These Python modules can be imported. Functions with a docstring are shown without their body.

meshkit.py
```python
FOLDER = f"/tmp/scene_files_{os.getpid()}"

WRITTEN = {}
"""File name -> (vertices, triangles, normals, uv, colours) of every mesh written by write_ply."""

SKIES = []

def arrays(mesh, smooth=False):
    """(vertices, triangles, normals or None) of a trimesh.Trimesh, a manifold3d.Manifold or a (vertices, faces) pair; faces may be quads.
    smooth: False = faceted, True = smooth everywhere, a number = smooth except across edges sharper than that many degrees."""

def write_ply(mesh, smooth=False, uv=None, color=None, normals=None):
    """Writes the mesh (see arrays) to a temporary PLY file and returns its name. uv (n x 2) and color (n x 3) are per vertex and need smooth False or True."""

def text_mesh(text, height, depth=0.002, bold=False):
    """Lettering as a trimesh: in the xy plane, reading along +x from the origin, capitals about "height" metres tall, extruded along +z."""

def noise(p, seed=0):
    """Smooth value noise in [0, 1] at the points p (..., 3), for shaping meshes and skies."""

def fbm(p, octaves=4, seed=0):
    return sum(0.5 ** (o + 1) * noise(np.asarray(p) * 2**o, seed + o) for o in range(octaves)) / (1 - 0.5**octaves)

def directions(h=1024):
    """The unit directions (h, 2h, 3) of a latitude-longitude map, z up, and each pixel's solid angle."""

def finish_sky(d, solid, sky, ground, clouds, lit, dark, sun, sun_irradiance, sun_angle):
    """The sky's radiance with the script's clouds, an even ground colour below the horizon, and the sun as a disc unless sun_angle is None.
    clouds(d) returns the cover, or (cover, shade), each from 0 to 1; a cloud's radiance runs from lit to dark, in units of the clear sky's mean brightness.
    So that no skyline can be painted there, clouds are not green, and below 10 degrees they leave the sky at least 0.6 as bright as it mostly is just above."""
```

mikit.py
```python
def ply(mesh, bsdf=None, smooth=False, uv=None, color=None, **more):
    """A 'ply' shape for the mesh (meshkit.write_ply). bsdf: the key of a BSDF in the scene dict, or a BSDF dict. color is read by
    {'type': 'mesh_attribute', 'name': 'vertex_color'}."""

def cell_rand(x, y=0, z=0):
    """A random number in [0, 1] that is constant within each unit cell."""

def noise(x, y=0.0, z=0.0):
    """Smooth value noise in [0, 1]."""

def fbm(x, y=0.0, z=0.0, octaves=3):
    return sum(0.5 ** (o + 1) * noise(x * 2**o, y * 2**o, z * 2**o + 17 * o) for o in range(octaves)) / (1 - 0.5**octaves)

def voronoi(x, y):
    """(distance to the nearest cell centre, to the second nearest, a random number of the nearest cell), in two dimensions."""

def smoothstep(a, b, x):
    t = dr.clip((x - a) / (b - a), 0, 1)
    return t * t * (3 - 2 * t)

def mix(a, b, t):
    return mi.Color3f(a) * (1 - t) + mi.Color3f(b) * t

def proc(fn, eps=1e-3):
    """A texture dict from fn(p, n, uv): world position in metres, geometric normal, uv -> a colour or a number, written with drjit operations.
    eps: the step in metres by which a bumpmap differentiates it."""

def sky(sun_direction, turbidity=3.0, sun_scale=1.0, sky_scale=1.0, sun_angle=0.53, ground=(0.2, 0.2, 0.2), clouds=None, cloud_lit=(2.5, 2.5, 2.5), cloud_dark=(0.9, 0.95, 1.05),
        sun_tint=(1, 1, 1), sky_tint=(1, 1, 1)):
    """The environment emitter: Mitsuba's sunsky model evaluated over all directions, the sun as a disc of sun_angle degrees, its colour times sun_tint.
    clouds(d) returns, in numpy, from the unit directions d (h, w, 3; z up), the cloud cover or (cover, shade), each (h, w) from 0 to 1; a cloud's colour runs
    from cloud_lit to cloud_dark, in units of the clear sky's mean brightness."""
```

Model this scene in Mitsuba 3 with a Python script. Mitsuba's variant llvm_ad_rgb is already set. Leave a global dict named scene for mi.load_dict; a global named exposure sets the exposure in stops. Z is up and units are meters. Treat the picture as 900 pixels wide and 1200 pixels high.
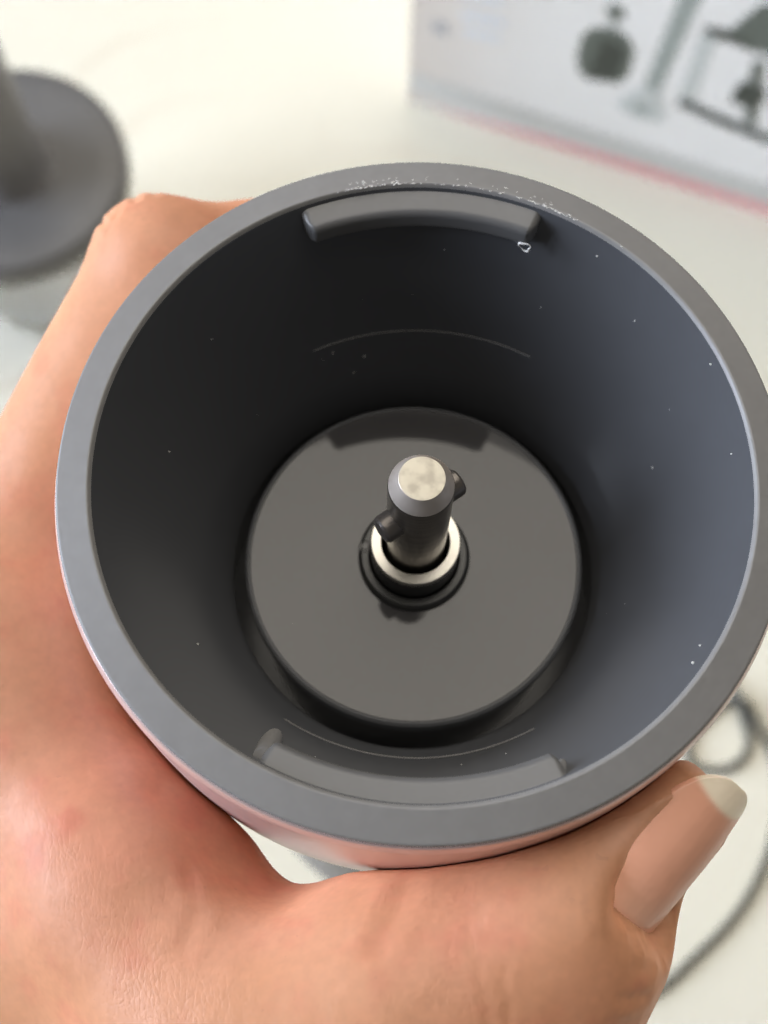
import math
import numpy as np
import trimesh
import drjit as dr
import mitsuba as mi
import shapely.geometry as sg
import mikit
import meshkit
from mikit import noise, fbm, voronoi, smoothstep, mix

T = mi.ScalarTransform4f
scene, labels = {}, {}
HC = 0.420                                   # height of the coupling's rim above the table (m)

# ------------------------------------------------------------------ camera, lamps, exposure
cam = np.array([-5.042, -45.695, 112.595]) * 1e-3 + [0, 0, HC]
fwd = np.array([0.010835, 0.343520, -0.939083])
scene['camera'] = {
    'type': 'thinlens', 'fov': 33.4, 'fov_axis': 'x', 'near_clip': 0.01, 'far_clip': 50.0,
    'aperture_radius': 0.00105, 'focus_distance': 0.1235,
    'to_world': T().look_at(origin=cam.tolist(), target=(cam + fwd).tolist(), up=[0, 0.939138, 0.343540]),
}
exposure = 0.08


def lamp(center, target, w, h, rgb):
    return {'type': 'rectangle', 'to_world': T().look_at(origin=center, target=target, up=[0, 0.3, 1]).scale([w / 2, h / 2, 1]),
            'emitter': {'type': 'area', 'radiance': {'type': 'rgb', 'value': rgb}}}


# the tall window to the left, cool daylight, and the big warm ceiling light a little behind the table
scene['window_light'] = lamp([-2.60, 0.25, 1.20], [0, 0, HC], 1.95, 1.6, [10.6, 11.8, 14.0])
scene['ceiling_light'] = lamp([0.1, 1.05, 2.30], [0, 0.2, 0.3], 2.0, 2.2, [2.75, 2.58, 2.3])
scene['room_light'] = {'type': 'constant', 'radiance': {'type': 'rgb', 'value': [0.135, 0.13, 0.12]}}
for k_, l_, c_ in (('window_light', 'bright cool window far to the left of the table', 'window'), ('ceiling_light', 'wide warm white ceiling lamp above the table', 'lamp')):
    labels[k_] = {'label': l_, 'category': c_}


# ------------------------------------------------------------------ helpers
def W(v):
    """millimetres in the coupling's frame (origin at the rim's centre, z along its axis) -> metres in the world"""
    return np.asarray(v, float) * 1e-3 + [0, 0, HC]


def put(key, mesh, bsdf, smooth=30, world=False, color=None, **kw):
    if isinstance(mesh, tuple):
        mesh = trimesh.Trimesh(mesh[0], mesh[1], process=False)
    mesh = mesh.copy()
    if not world:
        mesh.vertices = W(mesh.vertices)
    scene[key] = mikit.ply(mesh, bsdf, smooth=smooth, color=color)
    if kw:
        labels[key] = kw


def revolve(profile, n=200, center=(0, 0)):
    p = np.asarray(profile, float)
    a = np.linspace(0, 2 * np.pi, n, endpoint=False)
    v = np.stack([p[:, 0][None] * np.cos(a)[:, None] + center[0], p[:, 0][None] * np.sin(a)[:, None] + center[1], np.broadcast_to(p[:, 1], (n, len(p)))], -1)
    m = len(p)
    i, j = np.meshgrid(np.arange(n), np.arange(m - 1), indexing='ij')
    i2 = (i + 1) % n
    q = np.stack([i * m + j, i2 * m + j, i2 * m + j + 1, i * m + j + 1], -1).reshape(-1, 4)
    f = np.vstack([q[:, [0, 1, 2]], q[:, [0, 2, 3]]])
    me = trimesh.Trimesh(v.reshape(-1, 3), f, process=False)
    me.merge_vertices()
    me.update_faces(me.nondegenerate_faces())
    return me


def fillet(points, radii, n=5):
    """a polyline with rounded corners"""
    P = [np.asarray(p, float) for p in points]
    out = [P[0]]
    for k in range(1, len(P) - 1):
        a, b, c = P[k - 1], P[k], P[k + 1]
        u, w = (a - b), (c - b)
        lu, lw = np.linalg.norm(u), np.linalg.norm(w)
        r = min(radii[k], 0.45 * lu, 0.45 * lw)
        if r <= 0:
            out.append(b)
            continue
        s, e = b + u / lu * r, b + w / lw * r
        for t in np.linspace(0, 1, n):
            out.append((1 - t) ** 2 * s + 2 * t * (1 - t) * b + t * t * e)
    out.append(P[-1])
    return np.array(out)


def tube(path, radius, sides=12, closed=False, caps=True):
    p = np.asarray(path, float)
    n = len(p)
    r = np.broadcast_to(radius, (n,))
    t = np.roll(p, -1, 0) - np.roll(p, 1, 0) if closed else np.gradient(p, axis=0)
    t /= np.linalg.norm(t, axis=1, keepdims=True)
    ref = np.where(np.abs(t[:, 2:]) < 0.9, [[0, 0, 1.0]], [[1.0, 0, 0]])
    a = np.cross(t, ref)
    a /= np.linalg.norm(a, axis=1, keepdims=True)
    b = np.cross(t, a)
    g = np.linspace(0, 2 * np.pi, sides, endpoint=False)
    v = (p[:, None] + r[:, None, None] * (np.cos(g)[None, :, None] * a[:, None] + np.sin(g)[None, :, None] * b[:, None])).reshape(-1, 3)
    m = n if closed else n - 1
    i, j = np.meshgrid(np.arange(m), np.arange(sides), indexing='ij')
    i2 = (i + 1) % n
    q = np.stack([i * sides + j, i * sides + (j + 1) % sides, i2 * sides + (j + 1) % sides, i2 * sides + j], -1).reshape(-1, 4)
    f = [q[:, [0, 1, 2]], q[:, [0, 2, 3]]]
    if caps and not closed:
        v = np.vstack([v, p[:1], p[-1:]])
        k = np.arange(sides)
        f += [np.stack([(k + 1) % sides, k, k * 0 + n * sides], 1)[:, ::-1], np.stack([(n - 1) * sides + k, (n - 1) * sides + (k + 1) % sides, k * 0 + n * sides + 1], 1)[:, ::-1]]
    return trimesh.Trimesh(v, np.vstack(f), process=False)


def spline(pts, n):
    from scipy.interpolate import CubicSpline
    p = np.asarray(pts, float)
    s = np.concatenate([[0], np.cumsum(np.linalg.norm(np.diff(p, axis=0), axis=1))])
    return CubicSpline(s, p)(np.linspace(0, s[-1], n))


def cap_slab(poly, depth, bevel):
    """an extruded outline with a small chamfer, lying in xy from 0 to depth"""
    lo = trimesh.creation.extrude_polygon(poly, depth - bevel, engine='earcut')
    return lo


# ------------------------------------------------------------------ materials
def rgb(*c):
    return {'type': 'rgb', 'value': list(c)}


def two(b):
    return {'type': 'twosided', 'bsdf': b}


def grey_wear(p, n, uv):
    k = fbm(p.x * 900, p.y * 900, p.z * 900)
    l = fbm(p.x * 140 + 3, p.y * 140, p.z * 140)
    return mix([0.178, 0.173, 0.170], [0.218, 0.212, 0.207], 0.5 * k + 0.5 * l)


def grey_rough(p, n, uv):
    return 0.40 + 0.12 * fbm(p.x * 500, p.y * 500, p.z * 500)


def fine_grain(p, n, uv):
    return fbm(p.x * 4500, p.y * 4500, p.z * 4500)


scene['grey_plastic'] = two({'type': 'bumpmap', 'tex': mikit.proc(fine_grain, 2e-5), 'scale': 1.2e-5,
                             'bsdf': {'type': 'principled', 'base_color': mikit.proc(grey_wear), 'roughness': mikit.proc(grey_rough), 'specular': 0.5}})
scene['glossy_grey_plastic'] = two({'type': 'principled', 'base_color': rgb(0.064, 0.062, 0.064), 'roughness': 0.045, 'specular': 0.5})
scene['wall_plastic'] = two({'type': 'principled', 'base_color': rgb(0.076, 0.078, 0.084), 'roughness': 0.27, 'specular': 0.5})  # the rim's plastic darkened, shade inside the cup put into the colour
scene['moulded_plastic'] = two({'type': 'principled', 'base_color': rgb(0.122, 0.120, 0.120), 'roughness': 0.36, 'specular': 0.5})
scene['dark_plastic'] = two({'type': 'principled', 'base_color': rgb(0.02, 0.02, 0.02), 'roughness': 0.3, 'specular': 0.5})
scene['pale_burr'] = two({'type': 'principled', 'base_color': rgb(0.62, 0.60, 0.58), 'roughness': 0.5, 'specular': 0.5})


def steel_rough(p, n, uv):
    return 0.20 + 0.12 * fbm(p.x * 1500, p.y * 1500, p.z * 1500)


def tip_tone(p, n, uv):
    k = fbm(p.x * 1100, p.y * 1100, p.z * 300)
    return mix([0.42, 0.385, 0.32], [0.58, 0.54, 0.45], smoothstep(0.2, 0.7, k))


def bore_tone(p, n, uv):
    k = noise(p.x * 300, p.y * 300, p.z * 9000)
    return mix([0.26, 0.235, 0.21], [0.36, 0.325, 0.28], k)


scene['tip_steel'] = two({'type': 'principled', 'base_color': mikit.proc(tip_tone), 'metallic': 1.0, 'roughness': 0.55})
scene['shaft_steel'] = two({'type': 'principled', 'base_color': mikit.proc(bore_tone), 'metallic': 0.95, 'roughness': mikit.proc(steel_rough)})
scene['chamfer_steel'] = two({'type': 'principled', 'base_color': rgb(0.52, 0.46, 0.41), 'metallic': 0.6, 'roughness': 0.45})
scene['pin_steel'] = two({'type': 'principled', 'base_color': rgb(0.13, 0.115, 0.105), 'metallic': 0.6, 'roughness': 0.3})
scene['bright_steel'] = two({'type': 'principled', 'base_color': rgb(0.60, 0.575, 0.52), 'metallic': 1.0, 'roughness': 0.36})
scene['polished_steel'] = two({'type': 'principled', 'base_color': rgb(0.70, 0.56, 0.54), 'metallic': 0.55, 'roughness': 0.28})  # pink of the hand's reflection is tinted into the steel colour


# ------------------------------------------------------------------ the table
def table_tone(p, n, uv):
    k = fbm(p.x * 5, p.y * 5, 3.0)
    w = fbm(p.x * 9 + 2 * k, p.y * 16 + 3 * k, 1.0)
    vein = smoothstep(0.06, 0.0, dr.abs(w - 0.5)) * smoothstep(0.45, 0.7, k)
    return mix(mix([0.765, 0.73, 0.60], [0.795, 0.76, 0.64], k), [0.70, 0.62, 0.50], 0.45 * vein)


scene['table_top_paint'] = two({'type': 'principled', 'base_color': mikit.proc(table_tone), 'roughness': 0.5, 'specular': 0.25})
prof = sg.box(-0.85, -0.75, 0.85, 0.75).buffer(0.03)
tb = trimesh.util.concatenate([trimesh.creation.extrude_polygon(prof, 0.032, engine='earcut').apply_translation([0, 0, -0.036]),
                               trimesh.creation.extrude_polygon(prof.buffer(-0.004), 0.0399, engine='earcut').apply_translation([0, 0, -0.0399])])
put('table', tb, 'table_top_paint', smooth=False, world=True, label='cream white table top with faint tan veins under everything', category='table')

# ------------------------------------------------------------------ the hand blender's coupling end
B = 'hand_blender'
labels[B] = {'label': 'dark grey hollow coupling end of a hand blender with steel drive shaft', 'category': 'hand blender'}
WALL = 0.3246


def rwall(t):
    return 31.5 - WALL * t


pc = fillet([(33.4, -34), (34.3, -1.6), (34.9, -1.5), (34.95, -0.80), (31.75, 0.02), (31.45, -0.35), (rwall(32.0), -32.1), (23.5, -32.9), (23.5, -50), (18.2, -50), (18.2, -52), (26, -52), (33.4, -34)],
            [0, .1, .15, .45, .22, .2, .25, .1, .1, .2, .2, .5, 0], 6)
dense = [pc[0]]
for q in pc[1:]:
    k = max(1, int(np.linalg.norm(q - dense[-1]) / 2.0))
    s = dense[-1]
    dense += [s + (q - s) * (i + 1) / k for i in range(k)]
cut = int(np.argmin(np.abs(np.array(dense) - [31.45, -0.35]).sum(1)))
k_in = next(i for i in range(len(dense)) if dense[i][0] < 31.47 and dense[i][1] < -0.3 and i > 5 and dense[i][0] > 20)
put(B + '__rim', revolve(dense[:k_in + 1], 320), 'grey_plastic', 25, label='broad matte grey rim')
put(B + '__cup_wall', revolve(dense[k_in:], 320), 'wall_plastic', 25, label='smooth inner wall of the cup, shade put into its dark colour')
put(B + '__floor_plate', revolve(fillet([(6.0, -27.75), (18.85, -28.2), (18.85, -50.2), (6.0, -50.2)], [0, .05, 0, 0], 5), 240), 'glossy_grey_plastic', 25, label='glossy raised disc at the bottom of the cup')
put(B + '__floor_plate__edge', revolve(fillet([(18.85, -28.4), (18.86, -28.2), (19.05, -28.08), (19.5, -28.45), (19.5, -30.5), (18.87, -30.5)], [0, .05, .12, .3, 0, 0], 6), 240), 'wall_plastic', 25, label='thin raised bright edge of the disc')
put(B + '__bearing_seat', revolve(fillet([(4.2, -26.95), (5.0, -26.95), (5.2, -26.6), (6.05, -26.6), (6.4, -27.0), (6.4, -28.6), (4.2, -28.6)], [0, .1, .1, .2, .2, 0, 0]), 120), 'dark_plastic', 25, label='black raised collar around the shaft foot')
put(B + '__bearing_seat__screw', revolve([(0.0, -26.45), (0.33, -26.45), (0.38, -26.52), (0.38, -26.72), (0.62, -26.72), (0.68, -26.5), (0.75, -26.55), (0.78, -27)], 24, (-5.62, 1.0)), 'moulded_plastic', 25)
put(B + '__washer', revolve(fillet([(3.8, -26), (3.8, -21.8), (3.86, -21.74), (4.9, -21.74), (5.0, -21.84), (5.0, -22.75), (4.55, -22.9), (4.5, -27.2)], [0, .04, .04, .05, .05, .1, .1, 0]), 120), 'bright_steel', 25, label='bright steel ring round the shaft')
put(B + '__bush', revolve([(4.52, -22.9), (4.9, -23.0), (4.95, -27.0)], 96), 'dark_plastic', 25)
put(B + '__drive_shaft', revolve([(3.28, -4.72), (3.34, -4.95), (3.34, -9), (3.34, -14), (3.32, -19), (3.27, -21.0), (3.27, -30)], 96), 'shaft_steel', 22, label='dark steel drive shaft with a chamfered tip')
put(B + '__drive_shaft__chamfer', revolve([(2.29, -2.83), (2.33, -2.86), (2.62, -3.4), (3.0, -4.15), (3.28, -4.72)], 96), 'chamfer_steel', 22)
put(B + '__drive_shaft__tip', revolve([(0.0, -2.80), (1.2, -2.79), (2.1, -2.80), (2.29, -2.83)], 96), 'tip_steel', 25, label='bright worn end face of the shaft')
# the cross pin
d = np.array([-0.80, -0.55, 0.0]); d /= np.linalg.norm(d)
L = 5.1
pr_ = [(0.0, L), (0.75, L - .03), (1.25, L - .15), (1.5, L - .42), (1.55, L - .8), (1.55, 0), (1.55, -L + .8), (1.5, -L + .42), (1.25, -L + .15), (0.75, -L + .03), (0, -L)]
pin = revolve(pr_, 40)
R = np.eye(4); R[:3, 2] = d; R[:3, 0] = np.cross(d, [0, 0, 1]); R[:3, 1] = np.cross(d, R[:3, 0]); R[:3, 3] = [0.1, 0.05, -10.6]
pin.apply_transform(R)
put(B + '__drive_shaft__cross_pin', pin, 'pin_steel', 30, label='dark cross pin through the shaft')


def arc_bar(a0, a1, section, n=40, round_deg=1.6, scale_end=0.35):
    """section: (r, z) polygon swept around the axis from angle a0 to a1 (degrees), ends rounded by shrinking the section towards the wall"""
    s = np.asarray(section, float)
    base = np.array([s[:, 0].max(), s[:, 1].mean()])
    ang = np.concatenate([a0 + round_deg * (1 - np.cos(np.linspace(0, np.pi / 2, 7))), np.linspace(a0 + round_deg, a1 - round_deg, n)[1:-1], a1 - round_deg * (1 - np.cos(np.linspace(np.pi / 2, 0, 7)))])
    k = np.concatenate([scale_end + (1 - scale_end) * np.sin(np.linspace(0, np.pi / 2, 7)), np.ones(n - 2), scale_end + (1 - scale_end) * np.sin(np.linspace(np.pi / 2, 0, 7))])
    rings = []
    for a, kk in zip(np.radians(ang), k):
        q = base + (s - base) * [kk, 0.55 + 0.45 * kk]
        rings.append(np.stack([q[:, 0] * np.cos(a), q[:, 0] * np.sin(a), q[:, 1]], 1))
    m, N = len(s), len(rings)
    v = np.vstack(rings)
    i, j = np.meshgrid(np.arange(N - 1), np.arange(m), indexing='ij')
    q = np.stack([i * m + j, i * m + (j + 1) % m, (i + 1) * m + (j + 1) % m, (i + 1) * m + j], -1).reshape(-1, 4)
    f = [q[:, [0, 1, 2]], q[:, [0, 2, 3]]]
    v = np.vstack([v, rings[0].mean(0), rings[-1].mean(0)])
    jj = np.arange(m)
    f += [np.stack([(jj + 1) % m, jj, jj * 0 + N * m], 1), np.stack([(N - 1) * m + jj, (N - 1) * m + (jj + 1) % m, jj * 0 + N * m + 1], 1)]
    me = trimesh.Trimesh(v, np.vstack(f), process=False)
    trimesh.repair.fix_normals(me)
    return me


sec = fillet([(31.9, -0.75), (28.7, -1.05), (28.55, -3.6), (30.6, -4.3), (31.9, -4.3), (31.9, -0.75)], [0, .8, .9, .3, 0, 0], 7)[:-1]
put(B + '__cup_wall__tab', arc_bar(66.0, 113.0, sec), 'moulded_plastic', 40)
sec2 = fillet([(31.9, -0.85), (28.9, -1.25), (28.7, -3.8), (30.6, -4.5), (31.9, -4.5), (31.9, -0.85)], [0, .8, .9, .3, 0, 0], 7)[:-1]
put(B + '__cup_wall__tab_001', arc_bar(-118.5, -66.5, sec2), 'moulded_plastic', 40)


def wall_path(a0, a1, t0, t1, n=60, off=0.0, sag=0.0):
    a = np.radians(np.linspace(a0, a1, n)); s = np.linspace(0, 1, n); t = t0 + (t1 - t0) * s + sag * 4 * s * (1 - s)
    r = rwall(t) - off
    return np.stack([r * np.cos(a), r * np.sin(a), -t], 1)


put(B + '__cup_wall__mould_line', tube(wall_path(117.3, 58.2, 19.5, 19.2, sag=.3), 0.065, 6), 'grey_plastic', True)
put(B + '__cup_wall__mould_line_001', tube(wall_path(-125.8, -59.0, 22.4, 22.9, sag=2.2), 0.08, 6), 'grey_plastic', True)
# the ribs that run down from the ends of the near tab
for k, (a0_, a1_, t1, r0_) in enumerate(((-118.0, -122.6, 15.0, 1.1), (-67.5, -64.6, 6.0, .5))):
    pth = wall_path(a0_, a1_, 1.8, t1, 18)
    rad = r0_ * np.sqrt(np.clip(1 - np.linspace(0, 1, 18) ** 4, .02, 1))
    put(B + '__cup_wall__rib' + ('_%03d' % k if k else ''), tube(pth, rad, 14), 'grey_plastic', 60)
# flash and scuffs along the rim's inner edge, and grains of plastic dust
rng = np.random.default_rng(4)
chips = []
for k in range(110):
    a = math.radians(rng.choice([rng.uniform(62, 104), rng.normal(66, 4), rng.normal(97, 4)]))
    rr = rng.choice([31.55 + abs(rng.normal(0, .12)), 31.6 + rng.uniform(0, 1.0) ** 2])
    z = 0.02 - (rr - 31.75) * (0.82 / 3.2)
    c = trimesh.creation.icosphere(subdivisions=1, radius=1.0)
    c.vertices *= rng.uniform(.6, 1.4, (len(c.vertices), 1)) * np.array([rng.uniform(.06, .22), rng.uniform(.03, .07), .035])
    c.apply_transform(trimesh.transformations.rotation_matrix(a + math.pi / 2 + rng.normal(0, .5), [0, 0, 1]))
    chips.append(c.apply_translation([rr * math.cos(a), rr * math.sin(a), z]))
put(B + '__rim__scuff_mark', trimesh.util.concatenate(chips), 'pale_burr', True, label='pale scuffed burrs along the inner edge of the rim', kind='stuff')
a = math.radians(67.0)
g = np.linspace(0, 2 * np.pi, 22, endpoint=False)
ring = np.stack([np.cos(g) * .62, np.sin(g) * .62 * .9], 1) * (1 + .2 * np.sin(3 * g + 1))[:, None]
e1, e2 = np.array([-math.sin(a), math.cos(a), 0]), np.array([0.1 * math.cos(a), .1 * math.sin(a), 1])
cen = np.array([28.45 * math.cos(a), 28.45 * math.sin(a), -3.3])
put(B + '__cup_wall__burr', tube(cen + ring[:, :1] * e1 + ring[:, 1:] * e2, .10 + .06 * np.sin(2 * g), 8, closed=True), 'pale_burr', True, label='small pale curl of plastic flash on the far tab')
dust = []
for an, t, s in [(103.7, 22.8, .11), (107.3, 25, .08), (112.3, 20.9, .08), (14, 15.8, .12), (53.1, 2.4, .1), (-36.8, 2.3, .13), (-33, 3.0, .1), (40, 6, .1), (5, 3.0, .1), (22, 1.4, .12), (140, 9, .08), (165, 13, .07),
                 (-150, 16, .12), (60, 12, .07), (84, 8, .07), (-70, 18, .07)] + [(rng.uniform(-180, 180), rng.uniform(2, 28), rng.uniform(.02, .05)) for _ in range(12)]:
    an = math.radians(an); r = rwall(t) - .02
    c = trimesh.creation.icosphere(subdivisions=1, radius=s); c.vertices *= rng.uniform(.7, 1.3, (len(c.vertices), 1))
    dust.append(c.apply_translation([r * math.cos(an), r * math.sin(an), -t]))
for _ in range(22):
    rr, an = 17 * math.sqrt(rng.uniform(.2, 1)), rng.uniform(0, 6.28)
    c = trimesh.creation.icosphere(subdivisions=1, radius=rng.uniform(.025, .08))
    dust.append(c.apply_translation([rr * math.cos(an), rr * math.sin(an), -28.15]))
put(B + '__cup_wall__dust', trimesh.util.concatenate(dust), 'pale_burr', True, label='pale specks of dust inside the cup', kind='stuff')
# polished outer sleeve and the tapering handle below it
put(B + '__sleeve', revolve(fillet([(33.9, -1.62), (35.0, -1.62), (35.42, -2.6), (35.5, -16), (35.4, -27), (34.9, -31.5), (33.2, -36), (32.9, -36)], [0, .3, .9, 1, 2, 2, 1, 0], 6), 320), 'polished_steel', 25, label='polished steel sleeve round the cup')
put(B + '__handle', revolve(fillet([(0, -212), (20, -212), (28, -204), (29.5, -150), (27.5, -90), (29.5, -58), (33.0, -36.2), (31, -36.2)], [0, 5, 8, 20, 25, 12, 1, 0], 8), 160), 'grey_plastic', 30, label='tapering dark grey motor handle')


# ------------------------------------------------------------------ the hand (one continuous skin from a signed distance field)
def seg(P, a, b, ra, rb):
    a, b = np.asarray(a, np.float32), np.asarray(b, np.float32)
    ab = b - a
    h = np.clip(((P - a) @ ab) / (ab @ ab), 0, 1)
    q = P - a - h[..., None] * ab
    return np.sqrt((q * q).sum(-1)) - (ra + (rb - ra) * h)


def smin(a, b, k):
    h = np.clip(0.5 + 0.5 * (b - a) / k, 0, 1)
    return b * (1 - h) + a * h - k * h * (1 - h)


WR = (-88, -92, -92)
IM, IP, ID, IT = (-48.8, -8, -31), (-29.6, 32.9, -21.0), (-3, 42.0, -28), (17, 38.5, -35)
TC, TM, TI, TT = (-40, -84, -58), (3.5, -61.5, -27), (13.2, -40.4, -16.0), (22.4, -31.2, -12.0)
MM, MP, MD, MT = (-52, -10, -53), (-32, 32, -45), (-3, 39.5, -47), (19, 35.5, -50)
RM, RP, RD, RT = (-52, -16, -73), (-31, 27, -67), (-3, 36.5, -69), (18, 32.5, -71)
LM, LP, LD, LT = (-51, -25, -91), (-30, 15, -89), (-9, 32.0, -90), (9, 33.0, -91)
FINGERS = [  # chains that blend softly inside one finger and only a little with their neighbours
    [(IM, IP, 10.3, 8.8), (IP, ID, 8.0, 7.0), (ID, IT, 7.0, 6.4), ((-29.5, 32.8, -21), (-31.4, 36.2, -21), 7.4, 6.2)],
    [(MM, MP, 11.0, 9.0), (MP, MD, 8.8, 7.8), (MD, MT, 7.8, 6.9)],
    [(RM, RP, 10.5, 8.6), (RP, RD, 8.5, 7.5), (RD, RT, 7.5, 6.7)],
    [(LM, LP, 9.5, 7.4), (LP, LD, 7.3, 6.4), (LD, LT, 6.4, 5.8)],
]
PALM = [(WR, IM, 17, 12.5), (WR, MM, 18, 12.5), (WR, RM, 17, 12), (WR, LM, 16, 11.5), (WR, TC, 18, 17), (TC, IM, 16, 12), (TC, MM, 16, 12), (WR, (-180, -190, -150), 21, 33)]
THUMB = [(TC, TM, 17.0, 12.5), (TM, TI, 12.0, 8.9), (TI, TT, 8.5, 6.2)]
WEB = [((-47, -12, -30), (-29.5, -37, -27), 10, 10.8), ((-29.5, -37, -27), (-19, -50, -25), 10.8, 11.2), ((-19, -50, -25), (-9, -52.2, -22.5), 11.2, 11.4), ((-9, -52.2, -22.5), (0, -48.0, -20), 11.4, 11.4), ((0, -48, -20), (11, -42, -17), 11.4, 9), ((-50, -30, -38), (-30, -56, -40), 13, 14), ((-55, -48, -46), (-34, -68, -44), 15, 15)]


def hand_sdf(P):
    d = None
    for a_, b_, ra, rb in PALM:
        s = seg(P, a_, b_, ra, rb)
        d = s if d is None else smin(d, s, 9)
    for a_, b_, ra, rb in WEB:
        d = smin(d, seg(P, a_, b_, ra, rb), 8)
    for ch in FINGERS:
        f = None
        for a_, b_, ra, rb in ch:
            s = seg(P, a_, b_, ra, rb)
            f = s if f is None else smin(f, s, 2.5)
        d = smin(d, f, 2.6)
    t = None
    for a_, b_, ra, rb in THUMB:
        s = seg(P, a_, b_, ra, rb)
        t = s if t is None else smin(t, s, 4.5)
    t = smin(t, seg(P, (16.0, -44.0, -15), (14.8, -45.5, -16.5), 4.8, 5.2), 4)
    d = smin(d, t, 7)
    # pressed against the sleeve and the handle
    r = np.hypot(P[..., 0], P[..., 1])
    z = P[..., 2]
    rb = np.interp(-z, [0, 2, 30, 36, 58, 90, 150, 204, 212], [35.4, 35.55, 35.2, 33.3, 29.8, 27.8, 29.8, 28.3, 20])
    body = rb + 0.05 - r
    d = np.maximum(d, np.where(z > -214, body, -50)) if False else -smin(-d, -body, 1.5)
    return d


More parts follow.
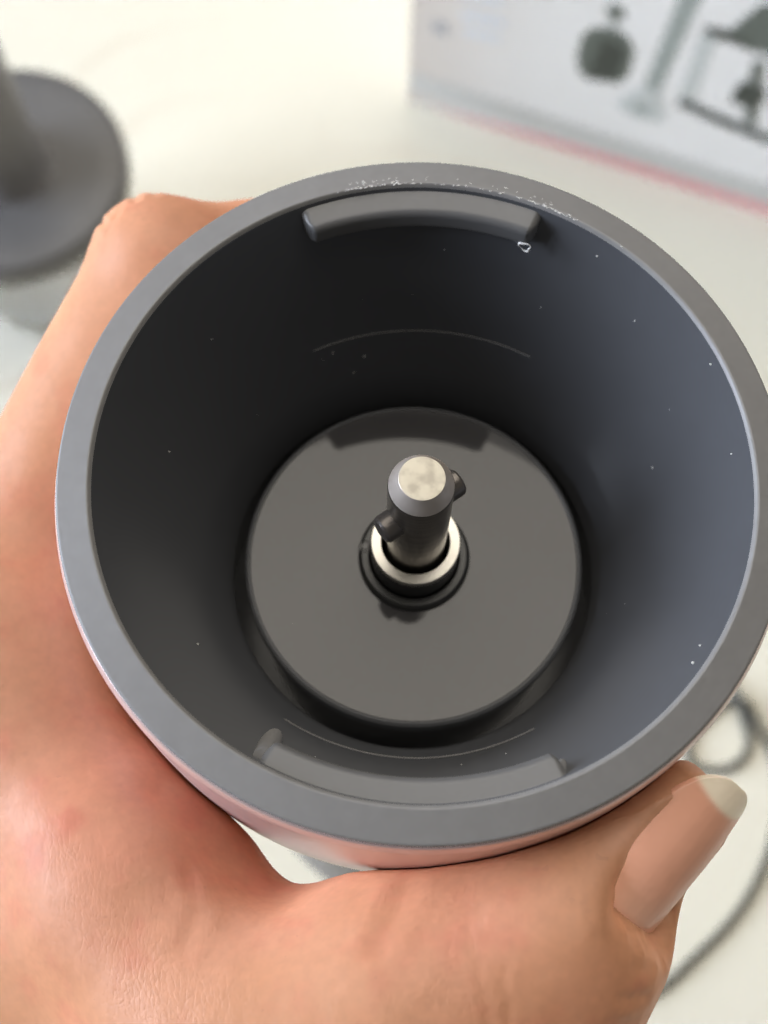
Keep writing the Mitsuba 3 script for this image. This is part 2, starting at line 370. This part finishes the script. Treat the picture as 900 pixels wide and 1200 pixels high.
def surface_nets(f, origin, h):
    inside = f < 0
    nx, ny, nz = f.shape
    c = np.zeros((nx - 1, ny - 1, nz - 1), np.int8)
    offs = [(i, j, k) for i in (0, 1) for j in (0, 1) for k in (0, 1)]
    for i, j, k in offs:
        c += inside[i:nx - 1 + i, j:ny - 1 + j, k:nz - 1 + k]
    cells = np.argwhere((c > 0) & (c < 8))
    idx = -np.ones(c.shape, np.int64)
    idx[tuple(cells.T)] = np.arange(len(cells))
    acc, cnt = np.zeros((len(cells), 3)), np.zeros(len(cells))
    for a_ in offs:
        for ax in range(3):
            if a_[ax]:
                continue
            b_ = list(a_); b_[ax] = 1
            fa = f[cells[:, 0] + a_[0], cells[:, 1] + a_[1], cells[:, 2] + a_[2]]
            fb = f[cells[:, 0] + b_[0], cells[:, 1] + b_[1], cells[:, 2] + b_[2]]
            m = (fa < 0) != (fb < 0)
            t = np.where(m, fa / np.where(m, fa - fb, 1), 0)
            p = np.tile(np.array(a_, float), (len(cells), 1)); p[:, ax] += t
            acc[m] += p[m]; cnt[m] += 1
    v = (cells + acc / cnt[:, None]) * h + origin
    quads = []
    for ax in range(3):
        u, w = (ax + 1) % 3, (ax + 2) % 3
        A = [slice(None)] * 3; Bs = [slice(None)] * 3
        A[ax] = slice(0, -1); Bs[ax] = slice(1, None)
        fa, fb = inside[tuple(A)], inside[tuple(Bs)]
        e = np.argwhere(fa != fb)
        e = e[(e[:, u] > 0) & (e[:, w] > 0) & (e[:, u] < f.shape[u] - 1) & (e[:, w] < f.shape[w] - 1)]
        sgn = fa[tuple(e.T)]
        du, dw = np.eye(3, dtype=int)[u], np.eye(3, dtype=int)[w]
        q = np.stack([idx[tuple((e - du - dw).T)], idx[tuple((e - dw).T)], idx[tuple(e.T)], idx[tuple((e - du).T)]], 1)
        q[~sgn] = q[~sgn][:, ::-1]
        quads.append(q)
    q = np.vstack(quads)
    q = q[(q >= 0).all(1)]
    return v, np.vstack([q[:, [0, 1, 2]], q[:, [0, 2, 3]]])


H = 1.5
lo, hi = np.array([-165.0, -180.0, -148.0]), np.array([42.0, 60.0, 2.0])
axes = [np.arange(l, u, H) for l, u in zip(lo, hi)]
F = np.empty([len(x) for x in axes], np.float32)
for i0 in range(0, len(axes[0]), 24):
    P = np.stack(np.meshgrid(axes[0][i0:i0 + 24], axes[1], axes[2], indexing='ij'), -1).astype(np.float32)
    F[i0:i0 + 24] = hand_sdf(P)
hv, hf = surface_nets(F, lo, H)
hand = trimesh.Trimesh(hv, hf, process=False)
hand = max(hand.split(only_watertight=False), key=lambda m: len(m.faces))
trimesh.smoothing.filter_taubin(hand, lamb=0.5, nu=0.52, iterations=10)
hand = hand.subdivide()
eps = 0.4
vv = hand.vertices.astype(np.float32)
for _ in range(2):
    g = np.stack([hand_sdf(vv + eps * e) - hand_sdf(vv - eps * e) for e in np.eye(3, dtype=np.float32)], -1) / (2 * eps)
    vv = vv - hand_sdf(vv)[:, None] * g / np.maximum((g * g).sum(-1, keepdims=True), 0.2) * 0.8
N = g / np.maximum(np.linalg.norm(g, axis=1, keepdims=True), 1e-6)
# soft unevenness of flesh, then folds
hand = trimesh.Trimesh(vv, hand.faces, process=False).subdivide()
vv = np.asarray(hand.vertices)
N = np.asarray(hand.vertex_normals)
vv = vv + N * ((meshkit.fbm(vv / 14.0, 3, 5) - .5) * 0.9 + (meshkit.fbm(vv / 4.0, 3, 9) - .5) * 0.22)[:, None]
# the bed of the thumbnail: flesh lies under the plate, with a raised fold of skin round it
Lx = np.array(TT, float) - np.array(TI, float); Lx /= np.linalg.norm(Lx)
Nn = np.array([0.39, -0.60, 0.66]); Nn -= Lx * (Nn @ Lx); Nn /= np.linalg.norm(Nn)
Ws = np.cross(Lx, Nn)
tip = np.array(TT, float)
U0, U1, HALF, RN = -9.2, 7.5, 5.2, 6.5


def nail_half(u):
    k = np.clip((u - U0) / (U1 - U0), 0, 1)
    h = HALF * (0.90 + 0.10 * np.sin(np.pi * np.minimum(1, k * 1.2)))
    h = h * np.where(k < .72, 1, np.sqrt(np.clip(1 - ((k - .72) / .285) ** 2, 0, 1)) ** 0.9)
    return h * np.where(k < .16, 0.66 + 0.34 * np.sqrt(np.clip(1 - (1 - k / .16) ** 2, 0, 1)), 1)


def nail_height(u, x):
    return 6.12 - 0.085 * u - 0.010 * np.maximum(0, u + 2) ** 2 + np.sqrt(np.maximum(RN * RN - x * x, 1)) - RN


rel = vv - tip
pu, px, pn = rel @ Lx, rel @ Ws, rel @ Nn
hw = np.maximum(nail_half(pu), 0.3)
near = (pn > 1.0) & (pu > U0 - 3) & (pu < U1) & (np.abs(px) < 9)
e = np.maximum(np.abs(px) / hw - 1, 0) * hw                       # mm outside the plate sideways
e = np.maximum(e, np.maximum(U0 + .6 - pu, 0))
want = nail_height(pu, px)
inside_ = near & (e <= 0)
dn = np.where(inside_, np.clip(want - 0.14 - pn, -3.0, 1.2), 0.0)
ridge = np.where(near & (e > 0) & (e < 2.4) & (pu < 4.5), np.clip(want + 0.62 - pn, -.6, 1.6) * np.exp(-((e - .35) / .9) ** 2), 0.0)
vv = vv + Nn * (dn + ridge)[:, None]
# even out the fold of skin round the nail
soft = np.flatnonzero((pn > 0) & (pu > U0 - 5) & (pu < U1) & (np.abs(px) < 10) & ((e > 0) | (np.abs(px) > 0.8 * hw)))
wt = np.zeros(len(vv)); wt[soft] = 1
nb = np.asarray(hand.edges)
nb = nb[(wt[nb] > 0).any(1)]
for _ in range(9):
    acc, cnt = np.zeros_like(vv), np.zeros(len(vv))
    np.add.at(acc, nb[:, 0], vv[nb[:, 1]]); np.add.at(acc, nb[:, 1], vv[nb[:, 0]])
    np.add.at(cnt, nb[:, 0], 1); np.add.at(cnt, nb[:, 1], 1)
    vv = vv + (0.5 * wt)[:, None] * (acc / np.maximum(cnt, 1)[:, None] - vv)


def near_line(P, pts):
    pts = [np.asarray(p, float) for p in pts]
    best = np.full(len(P), 1e9)
    for a_, b_ in zip(pts[:-1], pts[1:]):
        ab = b_ - a_
        h = np.clip((P - a_) @ ab / max(ab @ ab, 1e-9), 0, 1)
        best = np.minimum(best, np.linalg.norm(P - a_ - h[:, None] * ab, axis=1))
    return best


FOLDS = [
    ([(-33.9, 44.5, -20), (-32.8, 40.9, -15), (-32.2, 39.0, -14)], .5, .30),
    ([(-39.0, 40.5, -20), (-36.9, 37.9, -16), (-35.9, 36.4, -14)], .5, .30),
    ([(-36.2, 39.5, -17), (-34.4, 36.8, -14)], .4, .14), ([(-34.2, 34.5, -15), (-33.8, 37.0, -14), (-34.2, 39.1, -15)], .4, .12),
    ([(-38.5, 36.0, -18), (-36.4, 34.2, -15)], .4, .10), ([(-30.5, 42.5, -17), (-30.0, 40, -14)], .4, .10), ([(-40.5, 32.5, -18), (-38.4, 31.5, -15)], .4, .10),
    ([(-1.5, -38.0, -11), (-2.8, -40.5, -10), (-3.8, -43.5, -10)], 1.1, .16), ([(4.4, -41.8, -9), (4.8, -45.8, -9), (5.1, -49.7, -10)], .4, .05), ([(6.8, -44.7, -8), (7.0, -49.8, -9)], .4, .055),
    ([(-25.0, -26.5, -18), (-19.9, -31.7, -17), (-13.9, -36.0, -16)], 2.6, .5), ([(-21.9, -35.1, -14), (-21.2, -39.0, -13), (-22.4, -42.7, -13)], .8, .10),
    ([(19.4, -44.8, -11), (17.6, -44.5, -9)], .5, .14), ([(19.0, -46.6, -11), (16.9, -47.0, -9)], .55, .16), ([(18.0, -48.6, -12), (16.0, -49.0, -10)], .55, .14),
]
N = np.asarray(trimesh.Trimesh(vv, hand.faces, process=False).vertex_normals)
from scipy.spatial import cKDTree
tree_ = cKDTree(vv)
for pts, w, dep in FOLDS:
    pts = vv[tree_.query(np.vstack([np.linspace(a_, b_, 8) for a_, b_ in zip(np.array(pts, float)[:-1], np.array(pts, float)[1:])]))[1]]     # snapped onto the skin
    m_ = np.flatnonzero(((vv > pts.min(0) - 3 * w) & (vv < pts.max(0) + 3 * w)).all(1))
    dd = near_line(vv[m_], pts)
    vv[m_] -= N[m_] * (dep * np.exp(-(dd / w) ** 2) - 0.25 * dep * np.exp(-((dd - 2.0 * w) / w) ** 2))[:, None]
hand.vertices = vv


FLUSH = [(W([-27, -27, -20]), 0.017, 0.75), (W([-38, -2, -22]), 0.014, 0.35), (W([4, -40, -10]), 0.010, 0.45), (W([-24, 38, -18]), 0.012, 0.3), (W([14, -46, -10]), 0.008, 0.3)]     # where the grip makes the blood show


def skin_tone(p, n, uv):
    a = fbm(p.x * 75, p.y * 75, p.z * 75)
    b = fbm(p.x * 260 + 5, p.y * 260, p.z * 260)
    c = fbm(p.x * 1500, p.y * 1500, p.z * 1500 + 9)
    t = mix([0.565, 0.275, 0.148], [0.61, 0.305, 0.18], smoothstep(0.3, 0.7, a))
    f = mi.Float(0)
    for q_, r_, k_ in FLUSH:
        f = dr.maximum(f, k_ * dr.exp(-(dr.square(p.x - float(q_[0])) + dr.square(p.y - float(q_[1])) + dr.square(p.z - float(q_[2]))) / (r_ * r_)))
    t = mix(t, [0.57, 0.205, 0.125], dr.clip(f * (0.6 + 0.8 * b) + 0.35 * smoothstep(0.5, 0.8, b), 0, 1))
    freckle = smoothstep(0.93, 0.96, noise(p.x * 1100, p.y * 1100, p.z * 1100))
    return mix(t * (0.93 + 0.14 * c), [0.36, 0.17, 0.10], 0.15 * freckle)


def skin_relief(p, n, uv):
    s = 1500
    w = 0.9 * fbm(p.x * 500, p.y * 500, p.z * 500)
    x, y, z = p.x * s + w, p.y * s * 0.7 + w, p.z * s
    f1, f2, _ = voronoi(x + 0.45 * z + 0.5 * y, y - 0.4 * z)
    cells = smoothstep(0.0, 0.3, f2 - f1)
    patch = 0.40 + 0.60 * smoothstep(0.35, 0.7, fbm(p.x * 110, p.y * 110, p.z * 110 + 4))
    lines = fbm(p.x * 900 + 250 * p.y, p.y * 260, p.z * 700)
    lines2 = fbm(p.x * 300, p.y * 1300 + 350 * p.x, p.z * 600)
    return patch * (0.35 * cells + 0.5 * lines + 0.5 * lines2) + 0.35 * fbm(p.x * 3800, p.y * 3800, p.z * 3800)


def skin_rough(p, n, uv):
    return 0.38 + 0.2 * fbm(p.x * 800, p.y * 800, p.z * 800)


scene['skin'] = two({'type': 'bumpmap', 'tex': mikit.proc(skin_relief, 6e-5), 'scale': 5.5e-5,
                     'bsdf': {'type': 'principled', 'base_color': mikit.proc(skin_tone), 'roughness': mikit.proc(skin_rough), 'specular': 0.30, 'flatness': 0.6}})
put('hand', hand, 'skin', True, label='left hand gripping the blender, thumb across the front and index finger curled behind', category='hand')

# the thumbnail: a curved plate lying on that bed
us, ws = np.linspace(U0, U1 - 0.01, 90), np.linspace(-1, 1, 81)
G, col = [], []
for u in us:
    k = (u - U0) / (U1 - U0)
    for w in ws:
        x = w * float(nail_half(u))
        ridge_ = 0.004 * math.sin(w * 23 + 1.3 * math.sin(w * 7)) + 0.003 * math.sin(w * 51) + 0.02 * math.sin(u * 0.9 + w)
        G.append(tip + Lx * u + Ws * x + Nn * (float(nail_height(u, x)) + ridge_ - 0.5 * math.exp(-(k / .05) ** 2)))
        free = 1 / (1 + math.exp(-(u - (4.7 + .8 * w * w)) * 8.0))
        lun = math.exp(-((k - .04) / .17) ** 2) * max(0, 1 - (w / .95) ** 2)
        base = np.array([0.78, 0.385, 0.255]) * (1 - lun) + np.array([0.78, 0.47, 0.34]) * lun
        col.append(base * (1 - free) + np.array([0.95, 0.82, 0.64]) * free)
G = np.array(G)
nu, nw = len(us), len(ws)
ii, jj = np.meshgrid(np.arange(nu - 1), np.arange(nw - 1), indexing='ij')
q = np.stack([ii * nw + jj, (ii + 1) * nw + jj, (ii + 1) * nw + jj + 1, ii * nw + jj + 1], -1).reshape(-1, 4)
top = np.vstack([q[:, [0, 1, 2]], q[:, [0, 2, 3]]])
under = G - Nn * 0.45
edge = np.concatenate([np.arange(nw), np.arange(1, nu) * nw + nw - 1, (nu - 1) * nw + np.arange(nw - 2, -1, -1), np.arange(nu - 2, 0, -1) * nw])
e2_ = np.roll(edge, -1)
M = len(G)
side = np.vstack([np.stack([edge, e2_, e2_ + M], 1), np.stack([edge, e2_ + M, edge + M], 1)])
nail = trimesh.Trimesh(np.vstack([G, under]), np.vstack([top, top[:, ::-1] + M, side]), process=False)
scene['nail_horn'] = two({'type': 'principled', 'base_color': {'type': 'mesh_attribute', 'name': 'vertex_color'}, 'roughness': 0.30, 'specular': 0.5, 'clearcoat': 0.25, 'clearcoat_gloss': 0.85})
put('hand__thumbnail', nail, 'nail_horn', True, color=np.vstack([col, col]), label='long thumbnail with a pale free edge')

# ------------------------------------------------------------------ the carton at the back right
o = W([13.4, 368.7, -420.0]); ex = np.array([0.93357, -0.35840, 0.0]); en = np.array([-0.35840, -0.93357, 0.0])
BM = np.eye(4); BM[:3, 0] = ex; BM[:3, 1] = [0, 0, 1]; BM[:3, 2] = en; BM[:3, 3] = o     # face coordinates: u along the foot, v up, w out of the face (m)
C = 'carton'
labels[C] = {'label': 'pale printed cardboard carton with a pink foot line, upright behind the hand', 'category': 'box'}


def carton_reflection_tone(p, n, uv):
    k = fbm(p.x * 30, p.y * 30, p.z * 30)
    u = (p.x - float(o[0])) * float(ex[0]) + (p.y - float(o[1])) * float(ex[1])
    return mix([0.64, 0.585, 0.54], mix([0.85, 0.845, 0.845], [0.87, 0.865, 0.865], k), smoothstep(-0.01, 0.075, u))  # beige at the left end is a warm reflection painted into the paper


scene['carton_paper'] = two({'type': 'principled', 'base_color': mikit.proc(carton_reflection_tone), 'roughness': 0.45, 'specular': 0.3})
inks = dict(band_ink=(0.60, 0.60, 0.59), pink_ink=(0.78, 0.40, 0.40), dark_ink=(0.045, 0.055, 0.048), mid_ink=(0.115, 0.135, 0.12), pale_ink=(0.34, 0.38, 0.37), light_ink=(0.58, 0.61, 0.61), blue_ink=(0.70, 0.73, 0.79), grey_ink=(0.40, 0.40, 0.42))
for k_, c_ in inks.items():
    scene[k_] = two({'type': 'principled', 'base_color': rgb(*c_), 'roughness': 0.32, 'specular': 0.5})
outline = sg.box(0, 0.0, 0.30, 0.225).buffer(-0.003).buffer(0.003, quad_segs=6)
cb = trimesh.creation.extrude_polygon(outline, 0.12, engine='earcut').apply_translation([0, 0, -0.12])
cb.apply_transform(BM)
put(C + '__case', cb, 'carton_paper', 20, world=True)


def printed(name, poly, ink, lift=0.0002, **kw):
    m = trimesh.creation.extrude_polygon(poly.buffer(0), 0.00012, engine='earcut')
    m.apply_translation([0, 0, lift]); m.apply_transform(BM)
    key = C + '__' + name
    n = 0
    while key in scene:
        n += 1; key = C + '__' + name + '_%03d' % n
    put(key, m, ink, False, world=True, **kw)


def poly(*pts):
    return sg.Polygon([(x * 1e-3, y * 1e-3) for x, y in pts])


def line(w, *pts):
    return sg.LineString([(x * 1e-3, y * 1e-3) for x, y in pts]).buffer(w * 5e-4, cap_style=2)


printed('foot_band', sg.box(0.0012, 0.0095, 0.2988, 0.023), 'band_ink', label='grey band along the foot of the carton')
printed('foot_line', poly((14, 1.5), (298.5, 1.5), (298.5, 9.2), (120, 9.2), (60, 6.5)), 'pink_ink', label='pink line along the foot of the carton')
ch = poly((82, 60), (86, 57), (99, 60), (102, 66), (102, 82), (97, 89), (90, 90), (83, 87), (80, 80), (80, 67))
printed('chopper_picture', ch.buffer(.001), 'mid_ink', label='printed picture of a dark chopper bowl')
printed('chopper_picture_core', poly((87, 59), (97, 61), (98, 80), (90, 83)).buffer(.0015), 'dark_ink', 0.0004)
printed('chopper_picture_knob', sg.Point(.0908, .1005).buffer(.0042), 'mid_ink')
printed('chopper_picture_stem', line(2.4, (91, 96), (91, 89)), 'pale_ink')
printed('mixing_rod_picture', poly((111, 60), (118.5, 60), (125, 150), (116, 150)), 'pale_ink', label='printed picture of a pale mixing rod')
printed('mixing_rod_picture_foot', poly((101, 47), (104, 43), (112, 41), (121, 42), (125, 47), (122, 54), (118.5, 62), (110.5, 62), (106, 55)), 'light_ink', 0.0004)
printed('mixing_rod_picture_slot', poly((109, 45), (116, 44), (117, 51), (111, 52)), 'pale_ink', 0.0006)
printed('stand_picture_bar', line(6.5, (128.5, 105), (140, 106.5), (152, 105)), 'dark_ink', label='printed picture of a dark stand')
printed('stand_picture_arm', poly((138, 110), (146, 128), (190, 150), (215, 150), (215, 96), (165, 98), (150, 105)), 'mid_ink', 0.0004)
printed('stand_picture_leg', line(7, (131, 104), (130.5, 62)), 'light_ink')
printed('stand_picture_foot', line(6, (128, 60.5), (145, 57), (170, 54), (215, 55)), 'dark_ink', 0.0004)
printed('stand_picture_rod', line(5, (154, 98), (157, 76), (161, 60)), 'mid_ink', 0.0005)
printed('stand_picture_knob', poly((150, 71), (160, 71), (161, 82), (151, 83)).buffer(.0012), 'dark_ink', 0.0006)
printed('text_line', line(5.0, (22, 84), (42, 87)), 'blue_ink')
printed('text_line', line(5.0, (24, 72), (44, 74.5)), 'blue_ink')
printed('text_line', line(4.5, (26, 62), (43, 64)), 'blue_ink')
printed('spot', sg.Point(.0148, .0590).buffer(.0042), 'grey_ink')
printed('spot', sg.Point(.0115, .083).buffer(.004), 'grey_ink')

# ------------------------------------------------------------------ the small chopper at the back left
K = 'chopper'
labels[K] = {'label': 'small clear chopper bowl with dark grey round lid and tall stem, at left edge', 'category': 'chopper'}
cc = (-158, 275)
z0 = -420


def at(profile):
    return [(r, z0 + z) for r, z in profile]


scene['clear_plastic'] = {'type': 'dielectric', 'int_ior': 1.49, 'ext_ior': 1.0}
put(K + '__lid', revolve(at(fillet([(0, 79), (42, 79), (50.2, 77.5), (51, 74), (51, 66.5), (46, 66.5), (45.5, 73), (0, 73)], [0, 4, 3, 2, .5, .5, 1, 0])), 160, cc), 'moulded_plastic', 30, label='dark grey round lid')
put(K + '__lid__stem', revolve(at(fillet([(21, 78), (19, 81), (17.0, 88), (16.2, 150), (15.5, 236), (13, 239), (0, 239.3)], [0, 2, 4, 30, 2, 1, 0])), 96, cc), 'grey_plastic', 30, label='tall grey stem rising from the lid')
put(K + '__bowl', revolve(at(fillet([(0, 1.2), (36, 1.2), (40, 5), (44.6, 66), (44.6, 71), (42.2, 71), (42.0, 66), (37.6, 7), (35, 4.2), (0, 4.2)], [0, 2, 6, 2, .3, .3, 2, 5, 1, 0])), 160, cc), 'clear_plastic', 40, label='clear plastic bowl')

# ------------------------------------------------------------------ the power cord on the table, bottom right
cord = [(20, -72), (52, -66), (79.4, -59.4), (90.5, -56.4), (108.3, -49.0), (122.3, -38.1), (137.7, -24.7), (148.6, -11.1), (155.3, 0.5), (161.1, 15.3), (163.3, 29.0), (161.6, 42.9), (156.4, 55.5), (150.4, 64.5),
        (143.5, 62.5), (133.8, 55.0), (127.0, 46.2), (127.8, 38.1), (138.0, 35.0), (148.3, 39.1), (152.6, 46.9), (151.0, 56.0), (148.6, 65.0), (143, 75), (128, 92), (100, 110), (60, 120)]
cp = spline([(x, y, 0) for x, y in cord], 420)
s = np.linspace(0, 1, 420)
dist_end = np.linalg.norm(cp[:, :2] - [149.5, 62.5], axis=1)
late = s > 0.62
cp[:, 2] = -420 + 1.65 + np.where(late, 4.2 * np.exp(-(dist_end / 9) ** 2), 0)
scene['cord_rubber'] = two({'type': 'principled', 'base_color': rgb(0.03, 0.032, 0.028), 'roughness': 0.35, 'specular': 0.5})
put('power_cord', tube(cp, 1.6, 12), 'cord_rubber', True, label='thin grey power cord curled with a small loop, at lower right', category='cord')
